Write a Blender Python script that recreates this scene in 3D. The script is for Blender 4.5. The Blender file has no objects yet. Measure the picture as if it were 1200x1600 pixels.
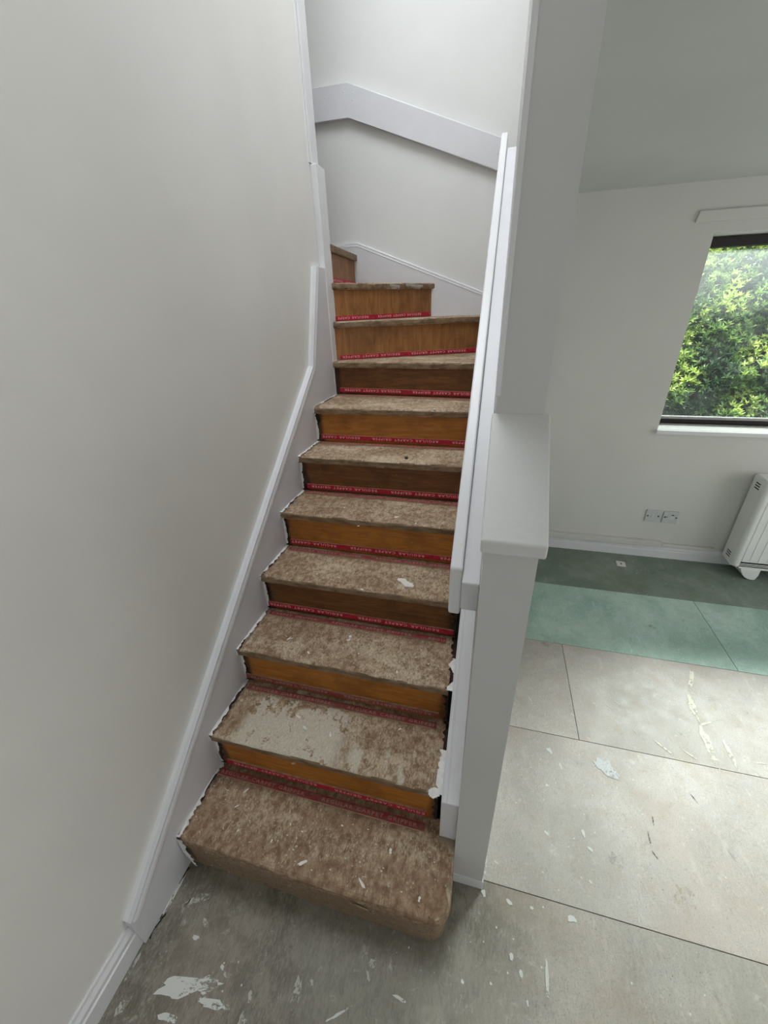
import bpy, bmesh, math, random
from mathutils import Vector, Matrix
random.seed(7)
SC = bpy.context.scene
COL = SC.collection
# ------------------------------------------------------------------ camera
cd = bpy.data.cameras.new('camera'); cam = bpy.data.objects.new('camera', cd); COL.objects.link(cam)
cd.sensor_fit = 'HORIZONTAL'; cd.sensor_width = 36.0; cd.lens = 620.0 / 1200.0 * 36.0
cd.clip_start = 0.02; cd.clip_end = 100
_r = Vector((0.96756914, 0.25048485, -0.03266947)); _u = Vector((-0.08694972, 0.45167688, 0.88793454)); _f = Vector((-0.23717019, 0.85629746, -0.4588082))
cam.matrix_world = Matrix(((_r.x, _u.x, -_f.x, 0.92502), (_r.y, _u.y, -_f.y, -0.72698), (_r.z, _u.z, -_f.z, 1.79702), (0, 0, 0, 1)))
SC.camera = cam
SC.view_settings.view_transform = 'Standard'; SC.view_settings.look = 'None'
SC.view_settings.gamma = 1.0; SC.view_settings.exposure = 0.0
SC.view_settings.use_curve_mapping = False
SC.cycles.use_denoising = True
SC.cycles.max_bounces = 10; SC.cycles.diffuse_bounces = 6; SC.cycles.transparent_max_bounces = 12
# ------------------------------------------------------------------ sky and daylight
W = bpy.data.worlds.new('overcast_sky'); SC.world = W; W.use_nodes = True
bg = W.node_tree.nodes['Background']; bg.inputs[0].default_value = (0.86, 0.94, 1.0, 1); bg.inputs[1].default_value = 1.15
def area(name, loc, target, sx, sy, power, color, spread=180):
    l = bpy.data.lights.new(name, 'AREA'); l.shape = 'RECTANGLE'; l.size = sx; l.size_y = sy; l.energy = power; l.color = color; l.spread = math.radians(spread)
    o = bpy.data.objects.new(name, l); COL.objects.link(o); o.location = loc
    o.rotation_euler = (Vector(target) - Vector(loc)).to_track_quat('-Z', 'Y').to_euler()
    return o
area('skylight_daylight', (0.35, 1.0, 4.42), (0.35, 1.0, 0), 1.0, 1.3, 35, (0.90, 0.95, 1.0), 150)          # roof light over the stairwell
area('side_window_daylight', (4.44, 0.5, 1.25), (0, 0.3, 0.9), 2.4, 1.7, 19, (1.0, 0.985, 0.95))      # large window of the living room
area('glazed_door_daylight', (1.9, -3.94, 1.25), (1.6, 0, 0.6), 2.6, 1.8, 3.0, (0.97, 0.985, 1.0))       # glazed doors behind
area('open_sky_daylight', (3.7, 5.5, 4.3), (1.9, 0.5, 0), 2.4, 1.8, 1800, (0.97, 0.99, 1.0))               # bright sky over the hedge, coming down through the far window
sun = bpy.data.lights.new('sun', 'SUN'); sun.energy = 7.0; sun.angle = math.radians(15); sun.color = (1.0, 0.96, 0.86)
so = bpy.data.objects.new('sun', sun); COL.objects.link(so); so.rotation_euler = (math.radians(22), math.radians(-14), 0)

# ------------------------------------------------------------------ helpers
class N:
    """a small wrapper for building node materials"""
    def __init__(s, name):
        s.m = bpy.data.materials.new(name); s.m.use_nodes = True; s.t = s.m.node_tree; s.t.nodes.clear()
        s.out = s.t.nodes.new('ShaderNodeOutputMaterial'); s.b = s.t.nodes.new('ShaderNodeBsdfPrincipled')
        s.t.links.new(s.b.outputs[0], s.out.inputs[0]); s._c = None; s._rnd = None
    def n(s, typ, **kw):
        x = s.t.nodes.new(typ)
        for k, v in kw.items(): setattr(x, k, v)
        return x
    def set(s, inp, v):
        if isinstance(v, bpy.types.NodeSocket): s.t.links.new(v, inp)
        elif isinstance(v, (tuple, list)): inp.default_value = tuple(v) + (1,) if (len(v) == 3 and inp.type == 'RGBA') else tuple(v)
        else: inp.default_value = v
    def co(s):
        if s._c is None: s._c = s.n('ShaderNodeTexCoord').outputs['Object']
        return s._c
    def rnd(s):
        if s._rnd is None: s._rnd = s.n('ShaderNodeObjectInfo').outputs['Random']
        return s._rnd
    def map(s, scale=(1, 1, 1), loc=(0, 0, 0), shift=False, rot=(0, 0, 0)):
        m = s.n('ShaderNodeMapping'); s.set(m.inputs[0], s.co()); m.inputs['Scale'].default_value = scale; m.inputs['Rotation'].default_value = rot
        m.inputs['Location'].default_value = loc
        if shift: s.set(m.inputs['Location'], s.math('MULTIPLY', s.rnd(), 37.0))
        return m.outputs[0]
    def noise(s, scale, detail=4, rough=0.55, vec=None, dist=0.0):
        x = s.n('ShaderNodeTexNoise'); s.set(x.inputs['Vector'], vec if vec is not None else s.co())
        x.inputs['Scale'].default_value = scale; x.inputs['Detail'].default_value = detail; x.inputs['Roughness'].default_value = rough; x.inputs['Distortion'].default_value = dist
        return x.outputs[0]
    def voro(s, scale, vec=None, feature='F1', rand=1.0):
        x = s.n('ShaderNodeTexVoronoi', feature=feature); s.set(x.inputs['Vector'], vec if vec is not None else s.co())
        x.inputs['Scale'].default_value = scale; x.inputs['Randomness'].default_value = rand
        return x
    def math(s, op, a, b=0.0, c=0.0, clamp=False):
        x = s.n('ShaderNodeMath', operation=op, use_clamp=clamp); s.set(x.inputs[0], a); s.set(x.inputs[1], b); s.set(x.inputs[2], c)
        return x.outputs[0]
    def ramp(s, f, lo, hi, a=0.0, b=1.0):
        x = s.n('ShaderNodeMapRange', clamp=True, interpolation_type='SMOOTHSTEP'); s.set(x.inputs[0], f)
        for i, v in enumerate((lo, hi, a, b)): s.set(x.inputs[i + 1], v)
        return x.outputs[0]
    def mix(s, f, a, b):
        x = s.n('ShaderNodeMix', data_type='RGBA'); s.set(x.inputs[0], f); s.set(x.inputs[6], a); s.set(x.inputs[7], b)
        return x.outputs[2]
    def xyz(s):
        x = s.n('ShaderNodeSeparateXYZ'); s.set(x.inputs[0], s.co()); return x.outputs
    def bump(s, h, strength, dist=0.001):
        x = s.n('ShaderNodeBump'); s.set(x.inputs['Height'], h); x.inputs['Strength'].default_value = strength; x.inputs['Distance'].default_value = dist
        s.t.links.new(x.outputs[0], s.b.inputs['Normal'])
    def done(s, color, rough=0.6, spec=0.5, metal=0.0):
        s.set(s.b.inputs['Base Color'], color); s.set(s.b.inputs['Roughness'], rough); s.set(s.b.inputs['Metallic'], metal)
        s.b.inputs['Specular IOR Level'].default_value = spec
        return s.m

def link(name, me, mat, parent=None, smooth=False):
    o = bpy.data.objects.new(name, me); COL.objects.link(o)
    if mat is not None and not me.materials: me.materials.append(mat)
    if smooth:
        for p in me.polygons: p.use_smooth = True
    if parent is not None: o.parent = parent
    return o
def bm_obj(name, bm, mat, parent=None, smooth=False):
    bmesh.ops.recalc_face_normals(bm, faces=bm.faces[:])
    me = bpy.data.meshes.new(name); bm.to_mesh(me); bm.free()
    return link(name, me, mat, parent, smooth)
def raw_obj(name, vs, fs, mat, parent=None, smooth=False):
    me = bpy.data.meshes.new(name); me.from_pydata(vs, [], fs); me.update()
    return link(name, me, mat, parent, smooth)
def bm_box(bm, x0, x1, y0, y1, z0, z1, bev=0.0, seg=2):
    r = bmesh.ops.create_cube(bm, size=1.0); vs = r['verts']
    for v in vs: v.co = Vector(((x0 + x1) / 2 + v.co.x * (x1 - x0), (y0 + y1) / 2 + v.co.y * (y1 - y0), (z0 + z1) / 2 + v.co.z * (z1 - z0)))
    if bev:
        es = list({e for v in vs for e in v.link_edges})
        bmesh.ops.bevel(bm, geom=es, offset=bev, segments=seg, affect='EDGES', profile=0.5, clamp_overlap=True)
def box(name, x0, x1, y0, y1, z0, z1, mat, parent=None, bev=0.0, seg=2):
    bm = bmesh.new(); bm_box(bm, x0, x1, y0, y1, z0, z1, bev, seg); return bm_obj(name, bm, mat, parent)
def bm_prism(bm, poly, axis, a, b, bev=0.0, seg=2):
    """extrude a 2-D outline along an axis: axis x -> outline in (y, z); y -> (x, z); z -> (x, y)"""
    def P(p, t): return {'x': (t, p[0], p[1]), 'y': (p[0], t, p[1]), 'z': (p[0], p[1], t)}[axis]
    A = [bm.verts.new(P(p, a)) for p in poly]; B = [bm.verts.new(P(p, b)) for p in poly]; n = len(poly)
    fs = [bm.faces.new(A), bm.faces.new(B[::-1])]
    for i in range(n): fs.append(bm.faces.new((A[i], A[(i + 1) % n], B[(i + 1) % n], B[i])))
    if bev:
        es = list({e for f in fs for e in f.edges})
        bmesh.ops.bevel(bm, geom=es, offset=bev, segments=seg, affect='EDGES', profile=0.5, clamp_overlap=True)
def prism(name, poly, axis, a, b, mat, parent=None, bev=0.0, seg=2):
    bm = bmesh.new(); bm_prism(bm, poly, axis, a, b, bev, seg); return bm_obj(name, bm, mat, parent)
def sweep(name, prof, frames, mat, parent=None):
    """sweep a closed profile; frames are functions mapping a profile point to 3-D"""
    vs, fs = [], []; n = len(prof)
    for f in frames: vs += [f(p) for p in prof]
    for k in range(len(frames) - 1):
        for i in range(n):
            j = (i + 1) % n; fs.append((k * n + i, k * n + j, (k + 1) * n + j, (k + 1) * n + i))
    fs.append(tuple(range(n))[::-1]); m = (len(frames) - 1) * n; fs.append(tuple(range(m, m + n)))
    bm = bmesh.new(); V = [bm.verts.new(v) for v in vs]
    for f in fs: bm.faces.new([V[i] for i in f])
    return bm_obj(name, bm, mat, parent)
def thing(name, label, cat, loc=(0, 0, 0), group=None):
    o = bpy.data.objects.new(name, None); COL.objects.link(o); o.location = loc; o.empty_display_size = 0.1
    o['label'] = label; o['category'] = cat
    if group: o['group'] = group
    return o
def tag(o, label, cat, group=None):
    o['label'] = label; o['category'] = cat
    if group: o['group'] = group
    return o
def struct(o): o['kind'] = 'structure'; return o
def local(o, root):
    """keep a mesh built in world coordinates in place under a root that is not at the origin"""
    o.matrix_parent_inverse = Matrix.Translation(root.location).inverted(); return o

# ------------------------------------------------------------------ materials
def m_wall(name, col, rough=0.5, peel=0.12):
    n = N(name); f = n.noise(2.2, 3); c = n.mix(n.ramp(f, 0.3, 0.7), tuple(v * 0.97 for v in col), tuple(min(1, v * 1.02) for v in col))
    h = n.math('ADD', n.noise(260, 2, 0.6), n.math('MULTIPLY', n.noise(70, 3), 0.8)); n.bump(h, peel, 0.0012)
    return n.done(c, rough, 0.45)
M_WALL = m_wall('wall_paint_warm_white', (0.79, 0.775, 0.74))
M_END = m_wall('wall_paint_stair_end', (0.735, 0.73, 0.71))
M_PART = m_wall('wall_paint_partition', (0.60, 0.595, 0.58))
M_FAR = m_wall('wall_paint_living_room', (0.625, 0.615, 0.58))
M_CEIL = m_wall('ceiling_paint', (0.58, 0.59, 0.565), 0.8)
def m_gloss(name, col, rough=0.32):
    n = N(name); f = n.noise(9, 3); c = n.mix(n.ramp(f, 0.35, 0.75), tuple(v * 0.965 for v in col), col)
    h = n.math('ADD', n.noise(38, 4, 0.6), n.math('MULTIPLY', n.noise(140, 2), 0.35)); n.bump(h, 0.28, 0.0016)
    return n.done(c, rough, 0.5)
M_GLOSS = m_gloss('white_gloss_paint', (0.755, 0.752, 0.765))
M_GLOSSB = m_gloss('white_gloss_paint_boards', (0.705, 0.70, 0.725), 0.36)
def m_tread(name, dust=0.5, patch=False, front=False):
    n = N(name); v1 = n.map((1, 1, 1), shift=True)
    big = n.noise(4.0, 4, 0.6, n.map((1.0, 1.6, 1), shift=True), 0.4); mid = n.noise(46, 5, 0.72, n.map((1, .7, 1), shift=True)); fine = n.noise(190, 4, 0.75, n.map((1, .45, 1), shift=True))
    c = n.mix(n.ramp(mid, 0.3, 0.72), (0.175, 0.098, 0.052), (0.37, 0.262, 0.17))
    f = n.math('ADD', n.math('MULTIPLY', big, 0.42), n.math('MULTIPLY', mid, 0.26)); f = n.math('ADD', f, n.math('MULTIPLY', fine, 0.52))
    c = n.mix(n.ramp(f, 0.595 - 0.12 * dust, 0.80 - 0.12 * dust, 0.0, 0.92), c, (0.58, 0.475, 0.34))
    x = n.xyz()
    if patch:   # hard pale levelling compound still stuck on this tread
        e = n.noise(22, 6, 0.75, v1); box_ = n.math('MULTIPLY', n.ramp(x[0], 0.07, 0.13), n.ramp(x[0], 0.56, 0.46))
        lob = n.math('MULTIPLY', n.ramp(n.noise(11, 3, 0.5, n.map((1, .35, 1), (3.3, 0, 0))), 0.52, 0.60), n.math('MULTIPLY', n.ramp(x[0], 0.52, 0.56), n.ramp(x[1], 0.14, 0.09)))
        back = n.ramp(x[1], 0.25, 0.10, 0.42, 0.62)
        k = n.math('MAXIMUM', n.math('MULTIPLY', box_, n.ramp(n.math('ADD', back, n.math('MULTIPLY', n.math('SUBTRACT', e, 0.5), 1.3)), 0.47, 0.52)), n.math('MULTIPLY', lob, n.ramp(e, 0.38, 0.46)))
        c = n.mix(n.math('MULTIPLY', k, 0.9), c, n.mix(n.ramp(fine, 0.4, 0.7), (0.50, 0.45, 0.36), (0.64, 0.59, 0.485)))
    # brown bare strips near the ends where no paint or dust settled
    edge = n.math('ADD', x[0], n.math('MULTIPLY', mid, 0.05)); c = n.mix(n.ramp(edge, 0.055, 0.035, 0.0, 0.75), c, (0.075, 0.042, 0.028))
    if front: c = n.mix(n.ramp(mid, 0.3, 0.7, .2, .75), c, (0.175, 0.125, 0.08))
    # dark and white flecks of paint, plaster and glue
    vo = n.voro(85, v1); sp = n.math('MULTIPLY', n.ramp(vo.outputs[0], 0.20, 0.12), n.ramp(n.noise(13, 3, 0.6, v1), 0.52, 0.60)); c = n.mix(n.math('MULTIPLY', sp, 0.8), c, (0.60, 0.56, 0.47))
    vo2 = n.voro(34, n.map((1, 1.5, 1), shift=True)); sp2 = n.math('MULTIPLY', n.ramp(vo2.outputs[0], 0.13, 0.085), n.ramp(n.noise(6, 2, 0.5, v1), 0.44, 0.52)); c = n.mix(sp2, c, (0.62, 0.58, 0.48))
    vo3 = n.voro(60, n.map((1, 1, 1), (9, 2, 0), True)); sp3 = n.math('MULTIPLY', n.ramp(vo3.outputs[0], 0.16, 0.09), n.ramp(n.noise(8, 2, 0.5, v1), 0.48, 0.42)); c = n.mix(n.math('MULTIPLY', sp3, 0.6), c, (0.04, 0.028, 0.02))
    n.bump(n.math('ADD', n.math('ADD', fine, mid), n.math('MULTIPLY', n.math('ADD', sp, sp2), 0.8)), 0.55, 0.0016)
    return n.done(c, 0.72, 0.35)
M_TREAD = m_tread('worn_tread_wood', 0.5); M_TREAD2 = m_tread('worn_tread_wood_with_compound', 0.45, True); M_TREAD1 = m_tread('worn_bottom_tread_wood', 0.12)
M_STEP1 = m_tread('grimy_bottom_riser_wood', 0.25, front=True)
def m_riser(name, a, b, vertical=False, ends=True):
    n = N(name); sc = (18, 18, 1.6) if vertical else (1.5, 18, 16)
    g = n.noise(3.2, 6, 0.65, n.map(sc, shift=True), 1.2); k = n.noise(7, 4, 0.6, n.map((1, 1, 1), shift=True)); fine = n.noise(160, 3, 0.6)
    c = n.mix(n.ramp(g, 0.28, 0.72), a, b); c = n.mix(n.ramp(k, 0.42, 0.72, 0, 0.55), c, tuple(v * 0.5 for v in a))
    x = n.xyz(); e = n.math('ADD', x[0], n.math('MULTIPLY', n.math('SUBTRACT', k, 0.5), 0.06))
    if ends: c = n.mix(n.ramp(e, 0.05, 0.028, 0, 0.85), c, (0.03, 0.014, 0.008)); c = n.mix(n.ramp(e, 0.825, 0.85, 0, 0.7), c, (0.03, 0.014, 0.008))
    vo = n.voro(70, n.map((1, 1, 0.7), shift=True)); sp = n.math('MULTIPLY', n.ramp(vo.outputs[0], 0.12, 0.06), n.ramp(n.noise(9, 2), 0.56, 0.62)); c = n.mix(n.math('MULTIPLY', sp, 0.75), c, (0.5, 0.44, 0.33))
    n.bump(n.math('ADD', g, n.math('MULTIPLY', fine, 0.5)), 0.25, 0.001)
    return n.done(c, 0.5, 0.35)
M_RISER_A = m_riser('orange_brown_riser_wood', (0.30, 0.102, 0.015), (0.47, 0.185, 0.032))
M_RISER_B = m_riser('dark_brown_riser_wood', (0.105, 0.038, 0.010), (0.20, 0.08, 0.022))
M_RISER_C = m_riser('brown_riser_wood_upright_grain', (0.24, 0.096, 0.028), (0.39, 0.182, 0.062), True, False)
def m_nose(name):
    n = N(name); k = n.noise(30, 5, 0.65, n.map((0.4, 1, 1), shift=True)); c = n.mix(n.ramp(k, 0.3, 0.7), (0.13, 0.078, 0.040), (0.29, 0.20, 0.12)); n.bump(k, 0.3, 0.001)
    return n.done(c, 0.6, 0.35)
M_NOSE = m_nose('nosing_wood')
def m_floor(name, a, b, warm, hall_shade=False):
    n = N(name); v = n.map((1, 1, 1), shift=True)
    big = n.noise(2.6, 5, 0.62, v, 0.5); mid = n.noise(14, 5, 0.65, v); fine = n.noise(260, 3, 0.7, v); st = n.noise(7, 5, 0.7, n.map((3.0, .7, 1), rot=(0, 0, 0.6), shift=True))
    c = n.mix(n.ramp(big, 0.32, 0.68), a, b); c = n.mix(n.ramp(mid, 0.45, 0.72, 0, 0.6), c, warm)
    c = n.mix(n.ramp(st, 0.55, 0.75, 0, 0.4), c, tuple(min(1, x * 1.3) for x in b)); c = n.mix(n.ramp(fine, 0.50, 0.70, 0, 0.55), c, tuple(x * 0.5 for x in a)); fib = n.noise(120, 4, 0.75, n.map((1.6, .5, 1), rot=(0, 0, .35), shift=True)); c = n.mix(n.ramp(fib, 0.52, 0.72, 0, 0.45), c, tuple(min(.85, x * 1.3) for x in b)); c = n.mix(n.ramp(fib, 0.44, 0.28, 0, 0.5), c, tuple(x * 0.6 for x in a))
    if hall_shade:  # the hall's fall-off of light to the left, painted with brown mottling
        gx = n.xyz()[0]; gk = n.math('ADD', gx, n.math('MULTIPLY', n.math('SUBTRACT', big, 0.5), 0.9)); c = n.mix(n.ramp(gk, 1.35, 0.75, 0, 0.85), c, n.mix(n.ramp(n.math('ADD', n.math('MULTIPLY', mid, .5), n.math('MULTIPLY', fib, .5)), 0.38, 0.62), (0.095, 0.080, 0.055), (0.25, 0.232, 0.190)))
    tint = n.noise(1.9, 3, 0.5, n.map((1, 1, 1), (5, 8, 0), True)); c = n.mix(n.ramp(tint, 0.50, 0.66, 0, 0.32), c, (a[0] * 1.08, a[1] * .94, a[2] * .86)); c = n.mix(n.ramp(tint, 0.47, 0.34, 0, 0.32), c, (a[0] * .84, a[1] * .87, a[2] * .84))
    blot = n.noise(22, 6, 0.8, v, 0.4); c = n.mix(n.ramp(blot, 0.57, 0.70, 0, 0.42), c, tuple(min(.8, q * 1.3) for q in b)); c = n.mix(n.ramp(blot, 0.44, 0.30, 0, 0.5), c, tuple(q * .64 for q in a))
    vo = n.voro(26, v); sp = n.math('MULTIPLY', n.ramp(vo.outputs[0], 0.085, 0.055), n.ramp(n.noise(3.5, 2, .5, v), 0.45, 0.52)); c = n.mix(sp, c, (0.66, 0.65, 0.58))
    vo2 = n.voro(75, n.map((1, 1, 1), (4, 3, 0), True)); sp2 = n.math('MULTIPLY', n.ramp(vo2.outputs[0], 0.10, 0.06), n.ramp(n.noise(6, 2, .5, v), 0.55, 0.62)); c = n.mix(n.math('MULTIPLY', sp2, 0.75), c, (0.6, 0.58, 0.5))
    vo3 = n.voro(30, n.map((1, 1, 1), (14, 7, 0), True)); sp3 = n.math('MULTIPLY', n.ramp(vo3.outputs[0], 0.06, 0.035), n.ramp(n.noise(4, 2, .5, v), 0.5, 0.45)); c = n.mix(n.math('MULTIPLY', sp3, 0.7), c, (0.05, 0.045, 0.04))
    n.bump(n.math('ADD', fine, mid), 0.25, 0.001)
    return n.done(c, n.ramp(mid, 0.3, 0.7, 0.5, 0.68), 0.4)
M_FLOOR = m_floor('stained_hardboard', (0.435, 0.40, 0.365), (0.58, 0.54, 0.495), (0.50, 0.43, 0.35))
M_FLOORH = m_floor('hall_hardboard_shaded_left', (0.37, 0.342, 0.303), (0.49, 0.458, 0.41), (0.42, 0.36, 0.285), True)
M_GREEN = m_floor('green_painted_hardboard', (0.25, 0.41, 0.335), (0.52, 0.66, 0.585), (0.40, 0.54, 0.46))
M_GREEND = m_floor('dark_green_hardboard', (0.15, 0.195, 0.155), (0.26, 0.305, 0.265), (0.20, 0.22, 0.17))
def m_plain(name, col, rough=0.5, spec=0.4, metal=0.0, var=0.06, sc=40):
    n = N(name); f = n.noise(sc, 3); c = n.mix(n.ramp(f, 0.3, 0.7), tuple(v * (1 - var) for v in col), tuple(min(1, v * (1 + var)) for v in col)); n.bump(f, 0.08, 0.001)
    return n.done(c, rough, spec, metal)
M_SUB = m_plain('dark_underlay', (0.035, 0.032, 0.03), 0.9)
M_RED = m_plain('red_gripper_paint', (0.45, 0.016, 0.042), 0.55, 0.3, 0, 0.25, 60)
def m_dusty_red():
    n = N('dusty_red_gripper_paint'); k = n.noise(45, 5, 0.7, n.map((0.5, 1, 1), shift=True)); c = n.mix(n.ramp(k, 0.35, 0.7, 0.05, 0.75), (0.27, 0.028, 0.036), (0.22, 0.15, 0.11)); n.bump(k, 0.4, 0.001)
    return n.done(c, 0.75, 0.25)
M_REDD = m_dusty_red()
M_LET = m_plain('pale_pink_lettering', (0.72, 0.38, 0.38), 0.6); M_LETD = m_plain('faded_lettering', (0.42, 0.20, 0.17), 0.7)
M_PLY = m_plain('gripper_plywood', (0.42, 0.30, 0.20), 0.8, 0.3, 0, 0.2)
M_CHIP = m_plain('white_paint_flake', (0.74, 0.73, 0.68), 0.6, 0.4, 0, 0.08)
M_CAULK = m_plain('ragged_white_paint_edge', (0.72, 0.71, 0.69), 0.5, 0.4, 0, 0.1)
M_SCAB = m_plain('dark_bare_edge', (0.035, 0.022, 0.016), 0.9, 0.2, 0, 0.4)
M_DARK = m_plain('near_black', (0.012, 0.012, 0.012), 0.6)
M_FRAME = m_plain('dark_brown_window_frame', (0.018, 0.013, 0.012), 0.55, 0.4, 0, 0.2)
M_PLASTIC = m_plain('heater_white_enamel', (0.80, 0.81, 0.78), 0.35, 0.5, 0, 0.02, 8)
M_SOCK = m_plain('light_grey_plastic_plate', (0.52, 0.525, 0.53), 0.4, 0.5, 0, 0.03)
M_PAPER = m_plain('white_paper', (0.72, 0.72, 0.70), 0.8)
def m_marks(name, col, lo, hi, along=14.0, across=150.0, dry=0.22):
    """a dried film of paint: streaks along the stroke leave gaps, more of them towards its dry end"""
    n = N(name); n.done(col, 0.7, 0.3); at = n.n('ShaderNodeAttribute', attribute_name='stroke'); sx = n.n('ShaderNodeSeparateXYZ'); n.set(sx.inputs[0], at.outputs['Vector'])
    cv = n.n('ShaderNodeCombineXYZ'); n.set(cv.inputs[0], n.math('MULTIPLY', sx.outputs[0], along)); n.set(cv.inputs[1], n.math('MULTIPLY', sx.outputs[1], across)); n.set(cv.inputs[2], n.math('MULTIPLY', sx.outputs[2], 9.0))
    k = n.math('ADD', n.math('MULTIPLY', n.noise(1.0, 5, 0.7, cv.outputs[0]), 0.7), n.math('MULTIPLY', n.noise(95, 4, 0.7), 0.3))
    k = n.math('SUBTRACT', k, n.math('MULTIPLY', n.math('FRACT', sx.outputs[2]), dry))
    tr = n.n('ShaderNodeBsdfTransparent'); mx = n.n('ShaderNodeMixShader'); n.set(mx.inputs[0], n.ramp(k, lo, hi)); n.t.links.new(tr.outputs[0], mx.inputs[1]); n.t.links.new(n.b.outputs[0], mx.inputs[2]); n.t.links.new(mx.outputs[0], n.out.inputs[0])
    return n.m
MK = {'w': m_marks('white_paint_splash', (0.66, 0.67, 0.63), 0.28, 0.38), 'g': m_marks('greyish_paint_smear', (0.50, 0.485, 0.42), 0.33, 0.50),
      'p': m_marks('pale_paint_patch', (0.62, 0.63, 0.63), 0.25, 0.45, dry=.1), 'f': m_marks('faint_dust_patch', (0.55, 0.54, 0.50), 0.38, 0.62),
      'c': m_marks('chalky_streak', (0.74, 0.71, 0.61), 0.30, 0.40, 20, 110), 'd': m_marks('dark_scuff', (0.10, 0.09, 0.08), 0.30, 0.50), 'y': m_marks('yellowish_stain', (0.54, 0.47, 0.33), 0.42, 0.66, 20, 30)}

# ------------------------------------------------------------------ setting: walls, ceiling, floor
XW, YF, HC, PX0, PX1, PY = -0.03, 2.30, 2.335, 0.937, 1.037, 0.175      # left wall, far wall, ceiling, partition faces, post front
RX, RY = 4.5, -4.0
struct(box('wall_left', XW - 0.12, XW, RY, 1.60, -0.05, 4.6, M_WALL))
struct(box('wall_landing', -2.2, XW - 0.12, 1.48, 1.60, 1.6, 4.6, M_WALL))
struct(box('wall_landing_end', -2.3, -2.2, 1.48, YF + .1, 1.6, 4.6, M_WALL))
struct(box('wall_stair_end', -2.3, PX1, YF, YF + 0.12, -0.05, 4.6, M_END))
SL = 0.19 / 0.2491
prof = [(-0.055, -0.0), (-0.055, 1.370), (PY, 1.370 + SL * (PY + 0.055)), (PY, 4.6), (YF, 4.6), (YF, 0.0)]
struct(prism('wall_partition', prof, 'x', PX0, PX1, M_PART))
# far wall of the living room round the window opening
WX0, WX1, WZ0, WZ1 = 2.035, 3.55, 1.00, 2.10
bm = bmesh.new()
for a in ((PX1, WX0, -0.05, 2.6), (WX1, RX, -0.05, 2.6), (WX0, WX1, -0.05, WZ0), (WX0, WX1, WZ1, 2.6)): bm_box(bm, a[0], a[1], YF, YF + 0.27, a[2], a[3])
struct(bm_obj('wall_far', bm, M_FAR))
def holed(name, axis, at, thick, u0, u1, z1, hu0, hu1, hz0, hz1):
    bm = bmesh.new()
    for a in ((u0, hu0, -.05, z1), (hu1, u1, -.05, z1), (hu0, hu1, -.05, hz0), (hu0, hu1, hz1, z1)):
        if a[1] - a[0] < 1e-4 or a[3] - a[2] < 1e-4: continue
        if axis == 'x': bm_box(bm, at, at + thick, a[0], a[1], a[2], a[3])
        else: bm_box(bm, a[0], a[1], at, at + thick, a[2], a[3])
    return struct(bm_obj(name, bm, M_WALL))
holed('wall_right', 'x', RX, 0.12, RY, YF + .12, 2.6, -0.75, 1.75, 0.35, 2.1)
holed('wall_rear', 'y', RY - 0.12, 0.12, XW - .12, RX + .12, 2.6, 0.6, 3.2, 0.02, 2.1)
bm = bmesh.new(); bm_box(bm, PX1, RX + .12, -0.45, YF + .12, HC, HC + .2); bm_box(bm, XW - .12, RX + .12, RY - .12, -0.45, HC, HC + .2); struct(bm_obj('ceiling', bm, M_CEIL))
bm = bmesh.new()
for a in ((-2.3, -0.15, 1.48, YF + .12), (0.85, PX1 + .2, -.6, YF + .12), (-0.15, 0.85, -.6, 0.35), (-.15, .85, 1.65, YF + .12)): bm_box(bm, a[0], a[1], a[2], a[3], 4.5, 4.6)
struct(bm_obj('ceiling_stairwell', bm, M_CEIL))
def m_frost():
    n = N('frosted_sun_diffuser'); n.t.nodes.remove(n.b); tl = n.n('ShaderNodeBsdfTranslucent'); tl.inputs[0].default_value = (0.55, 0.57, 0.58, 1); n.t.links.new(tl.outputs[0], n.out.inputs[0]); return n.m
struct(box('sun_diffuser_pane', -0.16, 0.86, 0.34, 1.66, 4.51, 4.53, m_frost()))  # unseen frosted pane, added to keep direct sun off the end wall
struct(box('wall_stairwell_front', XW - .12, PX1 + .2, -0.6, -0.45, HC + .2, 4.6, M_WALL)); struct(box('wall_stairwell_side', PX1, PX1 + .1, -0.45, PY, HC + .2, 4.6, M_WALL))
# floor: hardboard sheets on a dark underlay
floor = struct(box('floor', XW - .12, RX, RY, YF, -0.06, -0.0065, M_SUB))
G = 0.0012
def sheet(x0, x1, y0, y1, m):
    b = box('floor_sheet', x0 + G, x1 - G, y0 + G, y1 - G, -0.0064, 0.0 + random.uniform(-0.0004, 0), m, floor, 0.0008, 1)
    return b
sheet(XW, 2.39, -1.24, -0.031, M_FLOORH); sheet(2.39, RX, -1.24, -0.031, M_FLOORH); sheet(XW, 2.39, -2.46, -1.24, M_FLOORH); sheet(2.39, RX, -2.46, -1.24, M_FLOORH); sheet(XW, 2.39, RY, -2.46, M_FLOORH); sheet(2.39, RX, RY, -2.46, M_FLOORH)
sheet(PX1, 2.44, -0.031, 0.587, M_FLOOR); sheet(2.44, 3.66, -0.031, 0.587, M_FLOOR); sheet(3.66, RX, -0.031, 0.587, M_FLOOR)
sheet(PX1, 1.452, 0.587, 1.186, M_FLOOR); sheet(1.452, 2.67, 0.587, 1.186, M_FLOOR); sheet(2.67, RX, 0.587, 1.186, M_FLOOR)
sheet(PX1, 2.335, 1.186, 1.772, M_GREEN); sheet(2.335, 3.55, 1.186, 1.772, M_GREEN); sheet(3.55, RX, 1.186, 1.772, M_GREEN)
sheet(PX1, 2.94, 1.772, YF, M_GREEND); sheet(2.94, RX, 1.772, YF, M_GREEND)
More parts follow.
